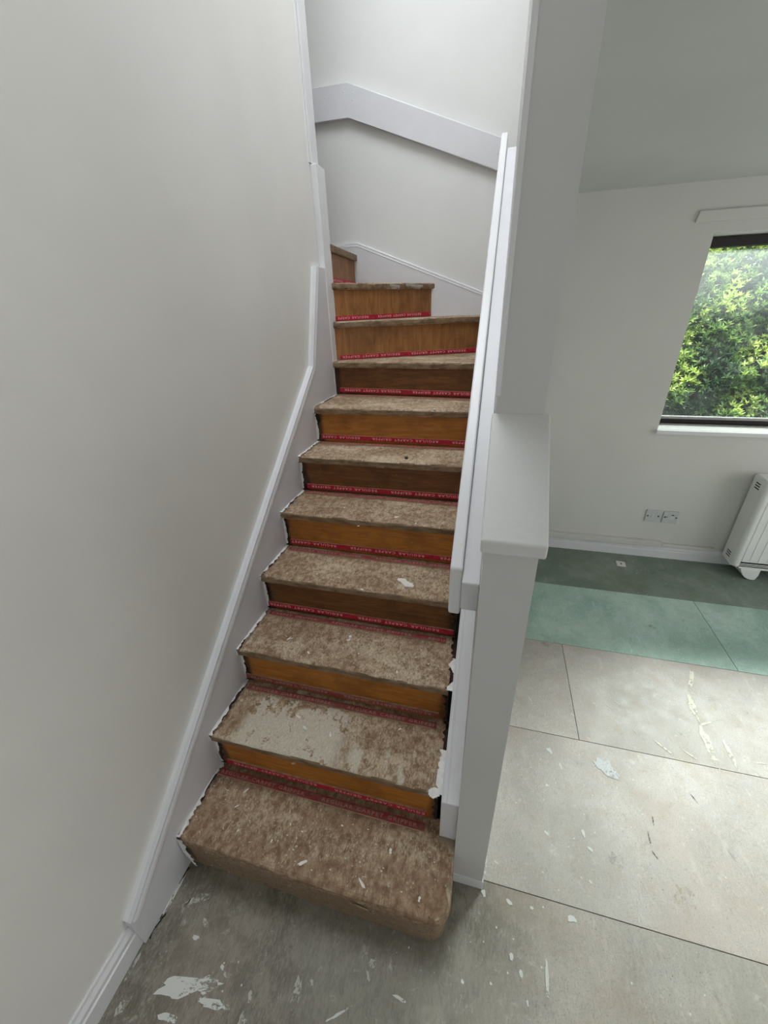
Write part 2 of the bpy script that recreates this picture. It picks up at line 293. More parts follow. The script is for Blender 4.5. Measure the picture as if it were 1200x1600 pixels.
# paint splashes, smears and scuffs on the sheets: thin dried films (x0, y0, x1, y1, width, kind)
MARKS = [(0.116,-0.522,0.288,-0.468,0.045,'w'),(0.241,-0.512,0.344,-0.502,0.020,'w'),(0.153,-0.565,0.210,-0.561,0.020,'w'),(0.516,-0.402,0.523,-0.484,0.026,'g'),(0.386,-0.518,0.409,-0.492,0.030,'g'),(0.062,-0.334,0.158,-0.280,0.026,'g'),(0.147,-0.356,0.183,-0.379,0.016,'g'),(0.141,-0.400,0.159,-0.399,0.014,'w'),(0.268,-0.435,0.277,-0.441,0.011,'w'),(0.286,-0.445,0.298,-0.452,0.011,'g'),(0.385,-0.459,0.392,-0.481,0.013,'g'),(0.552,-0.394,0.562,-0.407,0.012,'g'),(0.799,-0.363,0.842,-0.367,0.009,'w'),(0.625,-0.456,0.690,-0.410,0.006,'w'),(0.713,-0.316,0.752,-0.317,0.025,'g'),(0.021,-0.592,0.052,-0.548,0.022,'g'),(0.711,-0.338,0.722,-0.353,0.012,'g'),(0.991,-0.285,0.995,-0.289,0.009,'w'),(1.073,-0.270,1.076,-0.271,0.008,'w'),(1.123,-0.065,1.138,-0.072,0.016,'w'),(1.199,-0.066,1.207,-0.067,0.009,'w'),(1.317,-0.061,1.338,-0.065,0.020,'w'),(1.133,-0.194,1.136,-0.205,0.013,'w'),(1.162,-0.222,1.163,-0.234,0.013,'w'),(1.238,-0.172,1.234,-0.280,0.009,'w'),(1.177,-0.279,1.178,-0.288,0.008,'w'),(1.265,0.171,1.278,0.165,0.013,'w'),(1.404,0.211,1.409,0.189,0.011,'w'),(1.415,0.157,1.428,0.149,0.014,'w'),(1.401,0.056,1.408,0.050,0.009,'w'),(1.309,0.511,1.324,0.493,0.017,'w'),(1.351,0.457,1.362,0.420,0.010,'w'),(1.286,0.349,1.298,0.347,0.010,'w'),(1.512,0.495,1.570,0.449,0.075,'p'),(1.492,0.149,1.546,0.117,0.050,'f'),(2.107,1.151,2.021,0.959,0.020,'c'),(2.021,0.959,2.007,0.792,0.030,'c'),(2.007,0.792,2.001,0.568,0.035,'c'),(2.077,0.738,2.077,0.581,0.020,'c'),(2.007,0.792,2.112,0.847,0.012,'c'),(1.547,0.815,1.577,0.774,0.006,'c'),(1.603,0.817,1.654,0.774,0.006,'c'),(1.653,0.847,1.688,0.811,0.005,'c'),(1.775,0.667,1.853,0.593,0.009,'c'),(1.885,0.644,1.940,0.600,0.008,'c'),(1.976,1.073,1.998,1.040,0.005,'c'),(1.242,0.774,1.261,0.726,0.008,'w'),(1.336,1.170,1.437,1.143,0.030,'f'),(2.161,0.650,2.210,0.656,0.008,'c'),(1.640,0.262,1.637,0.200,0.004,'d'),(1.637,0.200,1.657,0.166,0.004,'d'),(1.845,0.449,1.867,0.404,0.004,'d'),(1.675,0.332,1.667,0.281,0.004,'d'),(1.680,0.089,1.781,0.056,0.090,'y'),(1.903,0.725,1.936,0.689,0.012,'f'),(1.705,0.698,1.722,0.664,0.006,'c'),(1.630,0.730,1.667,0.712,0.005,'c'),(1.046,0.057,1.047,-0.02,0.016,'w'),(1.042,-0.062,1.050,-0.072,0.018,'w'),(1.905,0.266,1.913,0.239,0.012,'f'),(0.0,-0.468,0.0,-0.590,0.012,'g'),(0.005,-0.268,0.003,-0.430,0.012,'w'),(1.438,0.720,1.448,0.708,0.006,'w'),(1.082,0.035,1.096,0.028,0.008,'w'),(1.995,1.46,2.02,1.40,0.05,'f'),(0.9,-0.12,1.03,-0.09,0.03,'f')]
def splash_poly(x0, y0, x1, y1, w, z, seed, taper=True):
    rs = random.Random(seed); d = Vector((x1 - x0, y1 - y0)); L = max(d.length, 1e-4); t = d / L; nn = Vector((-t.y, t.x)); c = Vector(((x0 + x1) / 2, (y0 + y1) / 2))
    hl, hw = L / 2 + w * 0.25, w / 2; k = 14 if L < 0.06 else 26; pts = []
    for i in range(k):
        a = 2 * math.pi * i / k; ca, sa = math.cos(a), math.sin(a); r = rs.uniform(0.45, 1.2)
        ww = hw * (1.0 - 0.45 * max(0, ca) if taper else 1)
        p = c + t * (math.copysign(abs(ca) ** 0.6, ca) * hl * rs.uniform(0.72, 1.08)) + nn * (math.copysign(abs(sa) ** 0.7, sa) * ww * r); pts.append((p.x, p.y, z))
    return pts
for kind, nm in (('w', 'white_paint_splashes'), ('g', 'grey_paint_smears'), ('p', 'pale_paint_patch'), ('f', 'dust_patches'), ('c', 'chalky_streaks'), ('d', 'dark_scuffs'), ('y', 'yellow_stain')):
    vs, fs, st = [], [], []
    for i, mk in enumerate(MARKS):
        if mk[5] != kind: continue
        p = splash_poly(*mk[:5], 0.0007 + 0.00004 * (i % 9), i); b = len(vs); vs += p; fs.append(tuple(range(b, b + len(p))))
        d = Vector((mk[2] - mk[0], mk[3] - mk[1])); L = max(d.length, .004); d.normalize()
        for q in p:
            e = Vector((q[0] - mk[0], q[1] - mk[1])); u = e.dot(d); st += [u, e.x * -d.y + e.y * d.x, i + min(.98, max(0.0, u / L)) * (.98 if L > .03 else .2)]
    o = raw_obj(nm, vs, fs, MK[kind], floor); o['kind'] = 'stuff'; o.data.attributes.new('stroke', 'FLOAT_VECTOR', 'POINT').data.foreach_set('vector', st)

# baseboards and boxing
def skirt(name, p0, p1, nrm, h, th, m=M_GLOSS):
    """moulded skirting from p0 to p1, nrm = direction into the room"""
    pr = [(0, 0), (th, 0), (th, h * 0.62), (th * 0.8, h * 0.66), (th * 0.8, h * 0.80), (th * 0.45, h * 0.92), (th * 0.35, h), (0, h)]
    fr = [lambda p, q=q: (q[0] + nrm[0] * p[0], q[1] + nrm[1] * p[0], p[1]) for q in (p0, p1)]
    return struct(sweep(name, pr, fr, m))
skirt('baseboard_left', (XW, RY), (XW, -0.452), (1, 0), 0.112, 0.02)
skirt('baseboard_far', (PX1, YF), (RX, YF), (0, -1), 0.098, 0.018)
skirt('baseboard_partition', (PX1, YF), (PX1, 0.12), (1, 0), 0.098, 0.016)
struct(box('trim_1', PX0 + .001, PX1 + .004, -0.0585, -0.045, 0.0, 0.052, M_GLOSS, None, 0.002))
# window
win = struct(bpy.data.objects.new('window_1', None)); COL.objects.link(win); win.location = ((WX0 + WX1) / 2, YF + .2, WZ0)
def wpart(name, *a, **k): o = box(name, *a, win, **k); return local(o, win)
wy0, wy1 = YF + 0.165, YF + 0.235
wpart('frame_head', WX0, WX1, wy0, wy1, WZ1 - 0.055, WZ1 - 0.005, M_FRAME, bev=0.004); wpart('frame_rail', WX0, WX1, wy0, wy1, WZ0 + 0.002, WZ0 + 0.042, M_FRAME, bev=0.006)
for a in (WX0 + .001, WX1 - .046): wpart('frame_stile', a, a + .045, wy0, wy1, WZ0 + .043, WZ1 - .056, M_FRAME, bev=0.004)
wpart('glazing_bead', WX0 + .046, WX1 - .046, wy0 - .006, wy0 + .002, WZ0 + 0.034, WZ0 + 0.048, m_plain('pale_glazing_bead', (0.36, 0.33, 0.33), 0.35), bev=0.002)
wpart('window_sill', WX0 - 0.012, WX1 + .03, YF - 0.028, YF + 0.164, WZ0 - 0.028, WZ0 - 0.001, M_GLOSS, bev=0.004)
def m_glass():
    n = N('dirty_glass_with_top_glare'); x = n.xyz(); tr = n.n('ShaderNodeBsdfTransparent'); tl = n.n('ShaderNodeBsdfTranslucent'); gl = n.n('ShaderNodeBsdfGlossy'); gl.inputs['Roughness'].default_value = 0.03
    n.t.nodes.remove(n.b); tr.inputs[0].default_value = (0.93, 0.97, 0.95, 1); tl.inputs[0].default_value = (0.86, 0.93, 0.93, 1)
    k = n.noise(3.5, 4, 0.6, n.map((1, 1, 1.6))); d = n.math('ADD', n.math('MULTIPLY', n.ramp(x[2], 1.55, 2.1), 0.05), n.math('MULTIPLY', n.ramp(k, 0.45, 0.7), 0.008)); d = n.math('ADD', d, n.math('MULTIPLY', n.ramp(x[2], 1.28, 1.04), 0.006)); d = n.math('ADD', d, 0.004)  # patches are dirt; the rise towards the top paints in the glare
    a = n.n('ShaderNodeMixShader'); n.set(a.inputs[0], d); n.t.links.new(tr.outputs[0], a.inputs[1]); n.t.links.new(tl.outputs[0], a.inputs[2])
    b = n.n('ShaderNodeMixShader'); fr = n.n('ShaderNodeFresnel'); fr.inputs[0].default_value = 1.35; n.t.links.new(fr.outputs[0], b.inputs[0]); n.t.links.new(a.outputs[0], b.inputs[1]); n.t.links.new(gl.outputs[0], b.inputs[2])
    n.t.links.new(b.outputs[0], n.out.inputs[0]); return n.m
wpart('pane', WX0 + .04, WX1 - .04, YF + 0.198, YF + 0.202, WZ0 + .03, WZ1 - .05, m_glass())
# outside ground
struct(box('ground', -4, 10, YF + .28, 9, -0.30, -0.2, m_plain('garden_soil', (0.07, 0.055, 0.035), 0.95)))

# ------------------------------------------------------------------ staircase
NS = 11; R_ = 0.19; GO = 0.2491; Y2 = 0.0093; SW = 0.866
def zt(k): return k * R_ + {9: .020, 10: .027, 11: .022}.get(k, 0)
def ny(k): return Y2 + GO * (k - 2)
stair = thing('staircase', 'stripped wooden winder staircase with bare brown treads between white stringers', 'staircase', (0.43, 0.7, 0))
def sp(o): return local(o, stair)
# nosing lines: left point, right point for each step (steps 8 to 11 wind left round the newel post)
nose = {k: ((0.0, ny(k)), (SW, ny(k))) for k in range(1, 8)}
nose[8] = ((0.0, 1.600), (SW, 1.530)); nose[9] = ((0.0, 1.650), (SW, 2.06)); nose[10] = ((0.006, 1.680), (0.515, YF)); nose[11] = ((0.002, 1.700), (-0.036, YF))
def tread_slab(k, parent, mat):
    a, b = (Vector(p) for p in nose[k]); z = zt(k); T = 0.034
    if k < 11: c, d = (Vector(p) for p in nose[k + 1])
    n2 = (b - a).normalized(); back = Vector((-n2.y, n2.x))
    over = 0.03
    if k <= 7:
        poly = [a, b, d + Vector((0, over)), c + Vector((0, over))]
        if k == 7: poly = [a, b, d + Vector((0, .03)), c + Vector((0, .02))]
    elif k == 8: poly = [a, b, Vector((SW, 2.10)), Vector((0.03, 1.69)), Vector((0, 1.66))]
    elif k == 9: poly = [a, b, Vector((SW, YF - .002)), Vector((0.48, YF - .002)), Vector((0.0, 1.70))]
    elif k == 10: poly = [a, Vector(b) - n2 * .002, Vector((-0.08, YF - .002)), Vector((-0.035, 1.71))]
    bm = bmesh.new()
    bm_prism(bm, [(p.x, p.y) for p in poly], 'z', z - T, z)
    es = [e for e in bm.edges if all(min((v.co.xy - a).dot(back), 9) < 1e-4 and abs((v.co.xy - a).dot(back)) < 1e-4 for v in e.verts) and abs(e.verts[0].co.z - e.verts[1].co.z) < 1e-5]
    bmesh.ops.bevel(bm, geom=es, offset=0.0095, segments=3, affect='EDGES', profile=0.5)
    # ragged uneven arris: split the front and jitter it a little
    long = [e for e in bm.edges if e.calc_length() > 0.4]
    bmesh.ops.subdivide_edges(bm, edges=long, cuts=22, use_grid_fill=False)
    rs = random.Random(k * 3)
    for v in bm.verts:
        dd = (v.co.xy - a).dot(back)
        if -0.001 < dd < 0.012: v.co.x += back.x * rs.uniform(-.0012, .0012); v.co.y += back.y * rs.uniform(-.0012, .0012); v.co.z += rs.uniform(-.0007, .0007)
    o = bm_obj('tread', bm, mat, parent)
    o.data.materials.append(M_NOSE)
    for p in o.data.polygons:
        if p.normal.x * -back.x + p.normal.y * -back.y > 0.75: p.material_index = 1
    return o
for k in range(2, 11): sp(tread_slab(k, stair, M_TREAD2 if k == 2 else M_TREAD))
# bottom step: a solid block that runs past the end of the right-hand wall, with a rounded corner
def bottom_step():
    y0, y1, xr, r = ny(1), 0.03, 0.938, 0.055
    def outline(e):
        pts = [(0.002, y1), (0.002, y0 - e)]; pts += [(x, y0 - e) for x in [0.12 * i for i in range(1, 7)]]
        for i in range(7):
            a = -math.pi / 2 + i / 6 * math.pi / 2; pts.append((xr + e - r + r * math.cos(a), y0 - e + r + r * math.sin(a)))
        pts += [(xr + e, -0.1), (xr + e - .004, -0.062), (0.9355, -0.0605), (0.9355, -0.018), (0.8815, -0.018), (0.8815, y1)]
        return pts
    rs = random.Random(5)
    bm = bmesh.new(); rings = []
    for z, e in ((0.148, -0.006), (0.152, 0.0), (0.182, 0.001), (0.188, -0.002), (0.190, -0.007)):
        rings.append([bm.verts.new((x, y + (rs.uniform(-.002, .002) if y < -.05 else 0), z + (rs.uniform(-.0012, .0012) if z > .16 else 0))) for x, y in outline(e)])
    n = len(rings[0])
    for A, B in zip(rings, rings[1:]):
        for i in range(n): bm.faces.new((A[i], A[(i + 1) % n], B[(i + 1) % n], B[i]))
    bm.faces.new(rings[-1]); bm.faces.new(rings[0][::-1])
    t = bm_obj('tread', bm, M_TREAD1, stair); sp(t)
    bm = bmesh.new(); rings = []
    for z, e in ((0.002, -0.010), (0.08, -0.008), (0.148, -0.007)):
        rings.append([bm.verts.new((x, y + (rs.uniform(-.002, .002) if y < -.07 else 0), z)) for x, y in outline(e)])
    for A, B in zip(rings, rings[1:]):
        for i in range(n): bm.faces.new((A[i], A[(i + 1) % n], B[(i + 1) % n], B[i]))
    bm.faces.new(rings[-1]); bm.faces.new(rings[0][::-1])
    return sp(bm_obj('riser', bm, M_STEP1, stair))
bottom_step()
def strip(name, a, b, z, off, lift, up, dusty, text_flip, parent, seed, s0, s1):
    """carpet gripper: strip of plywood with a red printed face. up = stands on the riser, else lies on the tread"""
    rs = random.Random(seed); t = (b - a); L = t.length; t.normalize(); bk = Vector((-t.y, t.x)); fr = -bk
    L0, L1 = s0, L - s1; wd, th = (0.024, 0.006) if up else (0.026, 0.006)
    tilt = rs.uniform(-0.004, 0.004)
    def P(s, h, o):   # along, across the face, out of the face
        k = tilt * (s / L - .5)
        if up: q = a + t * s + fr * (off + o); return Vector((q.x, q.y, z + lift + h + k))
        q = a + t * s + fr * (off + h + k); return Vector((q.x, q.y, z + lift + o))
    bm = bmesh.new(); V = [bm.verts.new(P(s, h, o)) for s in (L0, L1) for h in (0, wd) for o in (0, th)]
    for f in ((0, 1, 3, 2), (4, 6, 7, 5), (0, 4, 5, 1), (2, 3, 7, 6), (1, 5, 7, 3), (0, 2, 6, 4)): bm.faces.new([V[i] for i in f])
    bmesh.ops.subdivide_edges(bm, edges=[e for e in bm.edges if e.calc_length() > .12], cuts=12)
    o = bm_obj(name, bm, M_REDD if dusty else M_RED, parent); o.data.materials.append(M_PLY); sp(o)
    for p in o.data.polygons:
        c = p.center; n_ = p.normal
        if up and abs(n_.z) > .6: p.material_index = 1
        if not up and abs(n_.z) < .5: p.material_index = 1
    # printed lettering, laid 0.2 mm above the face
    bw, pitch, ch = (TXT_W, 0.425, 0.0125)
    vs, fs = [], []; start = L0 + rs.uniform(0.004, 0.03) - (0.0 if rs.random() < .5 else .14)
    s = start
    while s < L1:
        for f in TXT_F:
            q = [TXT_V[i] for i in f]
            sx = [(s + ((bw - x) if text_flip else x)) for x, y in q]
            if min(sx) < L0 + .004 or max(sx) > L1 - .004: continue
            base = len(vs)
            for (x, y), ss in zip(q, sx):
                h = wd / 2 + (y - ch / 2) * (-1 if text_flip else 1)
                if not up: h = wd - h
                vs.append(P(ss, h, th + 0.00025))
            fs.append(tuple(range(base, base + len(f))))
        s += pitch
    me = bpy.data.meshes.new('lettering'); me.from_pydata([tuple(v) for v in vs], [], fs); me.update()
    lo = link('lettering', me, M_LETD if dusty else M_LET, o); lo['kind'] = 'stuff'
    # small nail heads that hold the strip
    bm = bmesh.new(); s = L0 + .03
    while s < L1 - .02:
        c = P(s, wd * .32, th); r = bmesh.ops.create_cone(bm, segments=6, radius1=.0018, radius2=.0012, depth=.0016, cap_ends=True)
        for v in r['verts']: v.co = c + (Matrix.Rotation(math.pi / 2, 3, 'X') @ v.co if up else v.co)
        s += .118
    no = bm_obj('nails', bm, m_nail, o); no['kind'] = 'stuff'
    return o
m_nail = m_plain('nail_steel', (0.30, 0.28, 0.27), 0.4, 0.5, 0.8)
fc = bpy.data.curves.new('lettering_source', 'FONT'); fc.body = 'REGULAR CARPET GRIPPER'; fc.size = 0.0172; fc.space_character = 1.28; fc.space_word = 1.3; fc.resolution_u = 2; fc.offset = 0.00035
fo = bpy.data.objects.new('lettering_source', fc); COL.objects.link(fo)
dg = bpy.context.evaluated_depsgraph_get(); tm = bpy.data.meshes.new_from_object(fo.evaluated_get(dg))
TXT_V = [(v.co.x, v.co.y) for v in tm.vertices]; TXT_F = [tuple(p.vertices) for p in tm.polygons]
mx = max(v[0] for v in TXT_V); TXT_V = [(x * 0.355 / mx, y) for x, y in TXT_V]; TXT_W = 0.355
bpy.data.objects.remove(fo); bpy.data.curves.remove(fc)
riser_mat = {2: M_RISER_A, 3: M_RISER_A, 4: M_RISER_B, 5: M_RISER_A, 6: M_RISER_B, 7: M_RISER_A, 8: M_RISER_B, 9: M_RISER_C, 10: M_RISER_C, 11: M_RISER_C}
for k in range(2, 12):
    a, b = (Vector(p) for p in nose[k]); t = (b - a).normalized(); bk = Vector((-t.y, t.x)); off = 0.016
    A = a + bk * off; B = b + bk * off
    if k in (10, 11): B = B - t * (B.y - YF + 0.004) / max(t.y, .2)
    z0, z1 = zt(k - 1), zt(k) - 0.034
    pl = [(A.x, A.y), (B.x, B.y), (B.x + bk.x * .012, B.y + bk.y * .012), (A.x + bk.x * .012, A.y + bk.y * .012)]
    sp(prism('riser', pl, 'z', z0 + .0005, z1, riser_mat[k], stair))
    if k == 11:   # top nosing of the winding flight and the landing boards behind it
        pl = [(a.x, a.y), (a.x - .036, YF - .002), (-2.19, YF - .002), (-2.19, 1.602), (-0.16, 1.602), (-0.16, 1.705)]
        sp(prism('landing', pl, 'z', zt(k) - .034, zt(k), M_TREAD, stair)); sp(prism('nosing', [(a.x + .003, a.y), (a.x - .033, YF - .003), (a.x - .055, YF - .003), (a.x - .02, a.y)], 'z', zt(k) - .036, zt(k) + .001, M_NOSE, stair, 0.006))
    # carpet grippers: one on the foot of the riser, one on the back of the tread
    Lr = (B - A).length
    if k <= 11:
        e0, e1 = (.03, .03) if k < 10 else (.012, .03)
        if k in (2, 3, 4): e0, e1 = {2: (.035, .035), 3: (.008, .03), 4: (.012, .008)}[k]
        strip('gripper_strip', A, B, z0, 0.0, 0.016 if k < 9 else 0.004, True, k in (3,), True, stair, k, e0, e1)
    if k <= 8: strip('gripper_strip', A, B, z0, 0.022, 0.0006, False, True, False, stair, 40 + k, .02 if k == 2 else .03, .035)
# stringers
def path_frames(pts, x_wall, sgn):
    """frames along a path in (y, z): profile (d, o) with d measured up across the rake and o outwards from the wall"""
    out = []
    for i, p in enumerate(pts):
        p = Vector(p); q = Vector(pts[min(i + 1, len(pts) - 1)]) - Vector(pts[max(i - 1, 0)])
        if 0 < i < len(pts) - 1:
            u = (Vector(pts[i]) - Vector(pts[i - 1])).normalized(); w = (Vector(pts[i + 1]) - Vector(pts[i])).normalized(); tt = (u + w).normalized(); sc = 1 / max(.3, tt.dot(u))
        else: tt = q.normalized(); sc = 1
        nn = Vector((-tt.y, tt.x)) * sc
        out.append(lambda m, p=p, nn=nn: (x_wall + sgn * m[1], p.x + nn.x * m[0], p.y + nn.y * m[0]))
    return out
MOULD = [(0.0, 0.0), (0.0, 0.0120), (-0.0015, 0.0138), (-0.0065, 0.0146), (-0.0065, 0.0176), (-0.0035, 0.0186), (-0.0030, 0.0225), (-0.0045, 0.0265), (-0.0100, 0.0305), (-0.018, 0.0328), (-0.028, 0.0335), (-0.034, 0.0325), (-0.036, 0.030), (-0.036, 0.0)]
LT = [(-0.452, 0.152), (1.322, 1.532), (1.492, 1.995)]
sp(prism('stringer', [(-0.452, 0.0), (-0.452, 0.150), (1.322, 1.530), (1.493, 1.993), (1.61, 1.993), (1.61, 1.0), (0.9, 0.0)], 'x', XW, 0.0, M_GLOSSB, stair, 0.0012, 1))
sp(sweep('stringer_moulding', MOULD, path_frames(LT, XW, 1), M_GLOSS, stair))
RS0 = -0.020
sp(prism('stringer', [(RS0, 0.19), (RS0, 0.395), (1.9, 0.395 + SL * 1.92), (1.9, 1.2), (0.3, 0.19)], 'x', 0.882, PX0, M_GLOSSB, stair, 0.0015, 1))
MOULDR = [(d * 1.3, o + 0.0225) for d, o in MOULD]; MOULDR[0] = (0, 0); MOULDR[-1] = (-0.045, 0)
sp(sweep('stringer_moulding', MOULDR, path_frames([(RS0 - .001, 0.402), (1.9, 0.402 + SL * 1.921)], PX0, -1), M_GLOSS, stair))
# stringer on the end wall, level over the landing
ES = [(-0.112, 2.180), (-0.022, 2.181), (0.93, 1.820)]
sp(prism('stringer', [(-2.19, 2.168), (-0.113, 2.168), (-0.112, 2.178), (-0.022, 2.178), (0.93, 1.815), (0.93, 1.3), (-2.19, 1.3)], 'y', YF - 0.022, YF - 0.0005, M_GLOSSB, stair))
def end_frames(pts):
    out = []
    for i, p in enumerate(pts):
        p = Vector(p); u = (Vector(pts[max(i, 1)]) - Vector(pts[max(i, 1) - 1])).normalized(); w = (Vector(pts[min(i + 1, len(pts) - 1)]) - Vector(pts[min(i, len(pts) - 2)])).normalized(); tt = (u + w).normalized(); nn = Vector((-tt.y, tt.x)) / max(.3, tt.dot(u))
        out.append(lambda m, p=p, nn=nn: (p.x + nn.x * m[0], YF - m[1], p.y + nn.y * m[0]))
    return out
sp(sweep('stringer_moulding', [(0, 0), (0, 0.010), (-0.018, 0.0235), (-0.022, 0.0235), (-0.022, 0)], end_frames(ES), M_GLOSS, stair))
sp(box('newel_post', -0.20, 0.003, 1.604, 1.712, 1.2, 2.428, M_GLOSS, stair, 0.004))
# ragged paint where brush met the bare steps, and dark gaps at the ends of the risers
def ragged(name, pts, wid, nrm, up, mat, seed, parent, lo=.25, hi=1.3):
    """a thin irregular strip along a polyline, spreading along nrm, 0.8 mm proud along up"""
    rs = random.Random(seed); vs, fs = [], []; P0, n = [], 0
    for p, q in zip(pts, pts[1:]):
        p, q = Vector(p), Vector(q); m = max(4, int((q - p).length / .006))
        for i in range(m): P0.append(p.lerp(q, i / m))
    P0.append(Vector(pts[-1])); cur = 1.0
    for p in P0:
        cur += rs.uniform(-.45, .45); cur = max(lo, min(hi, cur)); w = wid * cur
        vs += [tuple(p + up * .0003), tuple(p + nrm * w * .6 + up * .0014), tuple(p + nrm * w + up * .0002)]
    for i in range(len(P0) - 1):
        for j in (0, 1): fs.append((i * 3 + j, i * 3 + j + 1, i * 3 + j + 4, i * 3 + j + 3))
    return sp(raw_obj(name, vs, fs, mat, parent))
X, Y, Z = Vector((1, 0, 0)), Vector((0, 1, 0)), Vector((0, 0, 1))
for k in range(1, 9):
    z = k * R_; y0 = nose[k][0][1]; y1 = (nose[k + 1][0][1] + .014) if k < 8 else 1.66
    ragged('paint_edge', [(0.0, y0 + .002, z), (0.0, y1, z)], 0.011 if k > 1 else 0.016, X, Z, M_CAULK, k, stair)
    if k < 8: ragged('dark_edge', [(0.0, y0 + .01, z), (0.0, y1, z)], 0.015, X, Z * .3, M_SCAB, 20 + k, stair, .5, 1.2)
    if k < 8 and k > 1:
        yr = y0 + .0155
        ragged('paint_edge', [(0.0, yr, z - .034), (0.0, yr, z - R_ + .01)], 0.010, X, -Y, M_CAULK, 50 + k, stair, .15, 1.5)
        ragged('dark_edge', [(0.006, yr, z - .034), (0.006, yr, z - R_ + .003)], 0.017, X, -Y * .4, M_SCAB, 60 + k, stair, .4, 1.5)
        ragged('paint_edge', [(0.0005, y0 - .001, z), (0.0005, y0 - .001, z - .03)], 0.007, X, -Y, M_CAULK, 70 + k, stair, .2, 1.5)
    if 1 < k < 5:
        ragged('dark_edge', [(0.880, y0 + .004, z), (0.880, y1, z)], 0.020, -X, Z * .3, M_SCAB, 80 + k, stair, .5, 1.3)
        ragged('paint_edge', [(0.882, y0 + .000, z), (0.882, y0 + .15, z)], 0.016, -X, Z, M_CAULK, 90 + k, stair, .2, 1.7)
        ragged('dark_edge', [(0.868, y0 + .0155, z - .034), (0.868, y0 + .0155, z - R_ + .003)], 0.016, -X, -Y * .4, M_SCAB, 100 + k, stair, .5, 1.5)
ragged('dark_edge', [(0.0, -0.44, 0.0005), (0.0, -0.25, 0.0005)], 0.012, X, Z * .4, M_SCAB, 201, stair, .2, 1.6)
ragged('paint_edge', [(0.002, ny(1) - .002, 0.188), (0.004, ny(1) - .004, 0.1), (0.03, ny(1) - .004, .02)], 0.018, X, -Y, M_CAULK, 202, stair, .2, 1.6)
ragged('paint_edge', [(0.885, -0.0205, 0.1905), (0.93, -0.0205, 0.1905)], 0.018, -Y, Z, m_plain('dirty_cream_filler', (0.30, 0.25, 0.18), .8), 203, stair, .2, 1.6)
ragged('torn_edge', [(0.936, -0.072, .1893), (0.936, -.13, .1893), (0.935, ny(1) + .05, .1893), (0.925, ny(1) + .022, .1893), (0.90, ny(1) + .006, .1893)], 0.016, (-X + Y * .4).normalized(), Z * 1.5, m_plain('torn_cream_edge', (0.36, 0.31, 0.20), .85, .3, 0, .3), 204, stair, .1, 1.2)
M_GLUE = m_plain('yellow_glue', (0.36, 0.28, 0.14), .8, .3, 0, .3, 120)
ragged('glue_residue', [(0.63, ny(1) + .0035, .118), (0.69, ny(1) + .0035, .108)], 0.010, Z, -Y, M_GLUE, 206, stair, .05, 1.2)
ragged('glue_residue', [(0.80, ny(1) + .001, .150), (0.895, ny(1) + .004, .150)], 0.020, Z, -Y, M_GLUE, 207, stair, .05, 1.3)
sp(raw_obj('paint_edge', splash_poly(0.845, 0.004, 0.868, 0.014, 0.035, 0.3822, 33), [tuple(range(14))], M_CAULK, stair))
_a, _b = (Vector(p) for p in nose[10]); _t = (_b - _a).normalized(); _f = Vector((_t.y, -_t.x, 0)); M_TAPE = m_plain('torn_grey_tape', (0.34, 0.29, 0.24), .5)
for u0, u1, sd in ((.50, .60, 401), (.66, .84, 402)):
    pA = _a + _t * (u0 * .8); pB = _a + _t * (u1 * .8); ragged('tape_scrap', [(pA.x, pA.y, zt(10) - .002), (pB.x, pB.y, zt(10) - .012)], 0.018, -Z, _f * 2.0, M_TAPE, sd, stair, .1, 1.5)
# dried splashes on the treads (x, y, step, size, seed)
vs, fs = [], []
for i, (x, y, k, L, w) in enumerate([(0.637, 0.597, 4, .07, .035), (0.557, 0.816, 5, .03, .02), (0.474, 0.512, 4, .022, .012), (0.437, 0.411, 3, .02, .014), (0.197, 0.364, 3, .03, .008), (0.731, -0.101, 1, .02, .015), (0.662, -0.203, 1, .05, .012), (0.157, -0.048, 1, .035, .011), (0.152, -0.104, 1, .028, .006), (0.845, -0.197, 1, .02, .012), (0.669, 0.297, 3, .022, .008), (0.288, 0.863, 5, .018, .012), (0.653, 0.774, 5, .02, .01), (0.411, 0.703, 5, .015, .01), (0.62, 0.555, 4, .012, .01), (0.35, 0.57, 4, .016, .008), (0.20, -0.17, 1, .012, .008), (0.33, -0.17, 1, .012, .009), (0.46, -0.20, 1, .045, .02), (0.45, 0.12, 2, .03, .012), (0.3, 0.16, 2, .03, .014), (0.7, 0.2, 2, .016, .008), (0.42, -0.12, 1, .014, .006), (0.55, -0.07, 1, .012, .008), (0.37, -0.11, 1, .01, .008), (0.78, 0.36, 3, .012, .006), (0.3, 0.31, 3, .02, .012), (0.5, 0.35, 3, .012, .008), (.4, 1.06, 6, .02, .008), (.62, 1.12, 6, .015, .007), (.3, 1.3, 7, .02, .006)]):
    a = random.Random(i).uniform(0, 3.1); L *= .62 if i else 1; w *= .7 if i else 1.1; dx, dy = math.cos(a) * L / 2, math.sin(a) * L / 2
    p = splash_poly(x - dx, y - dy, x + dx, y + dy, w, k * R_ + .0011, 300 + i); b = len(vs); vs += p; fs.append(tuple(range(b, b + len(p))))
o = sp(raw_obj('dried_paint_splashes', vs, fs, M_CHIP, stair)); o['kind'] = 'stuff'
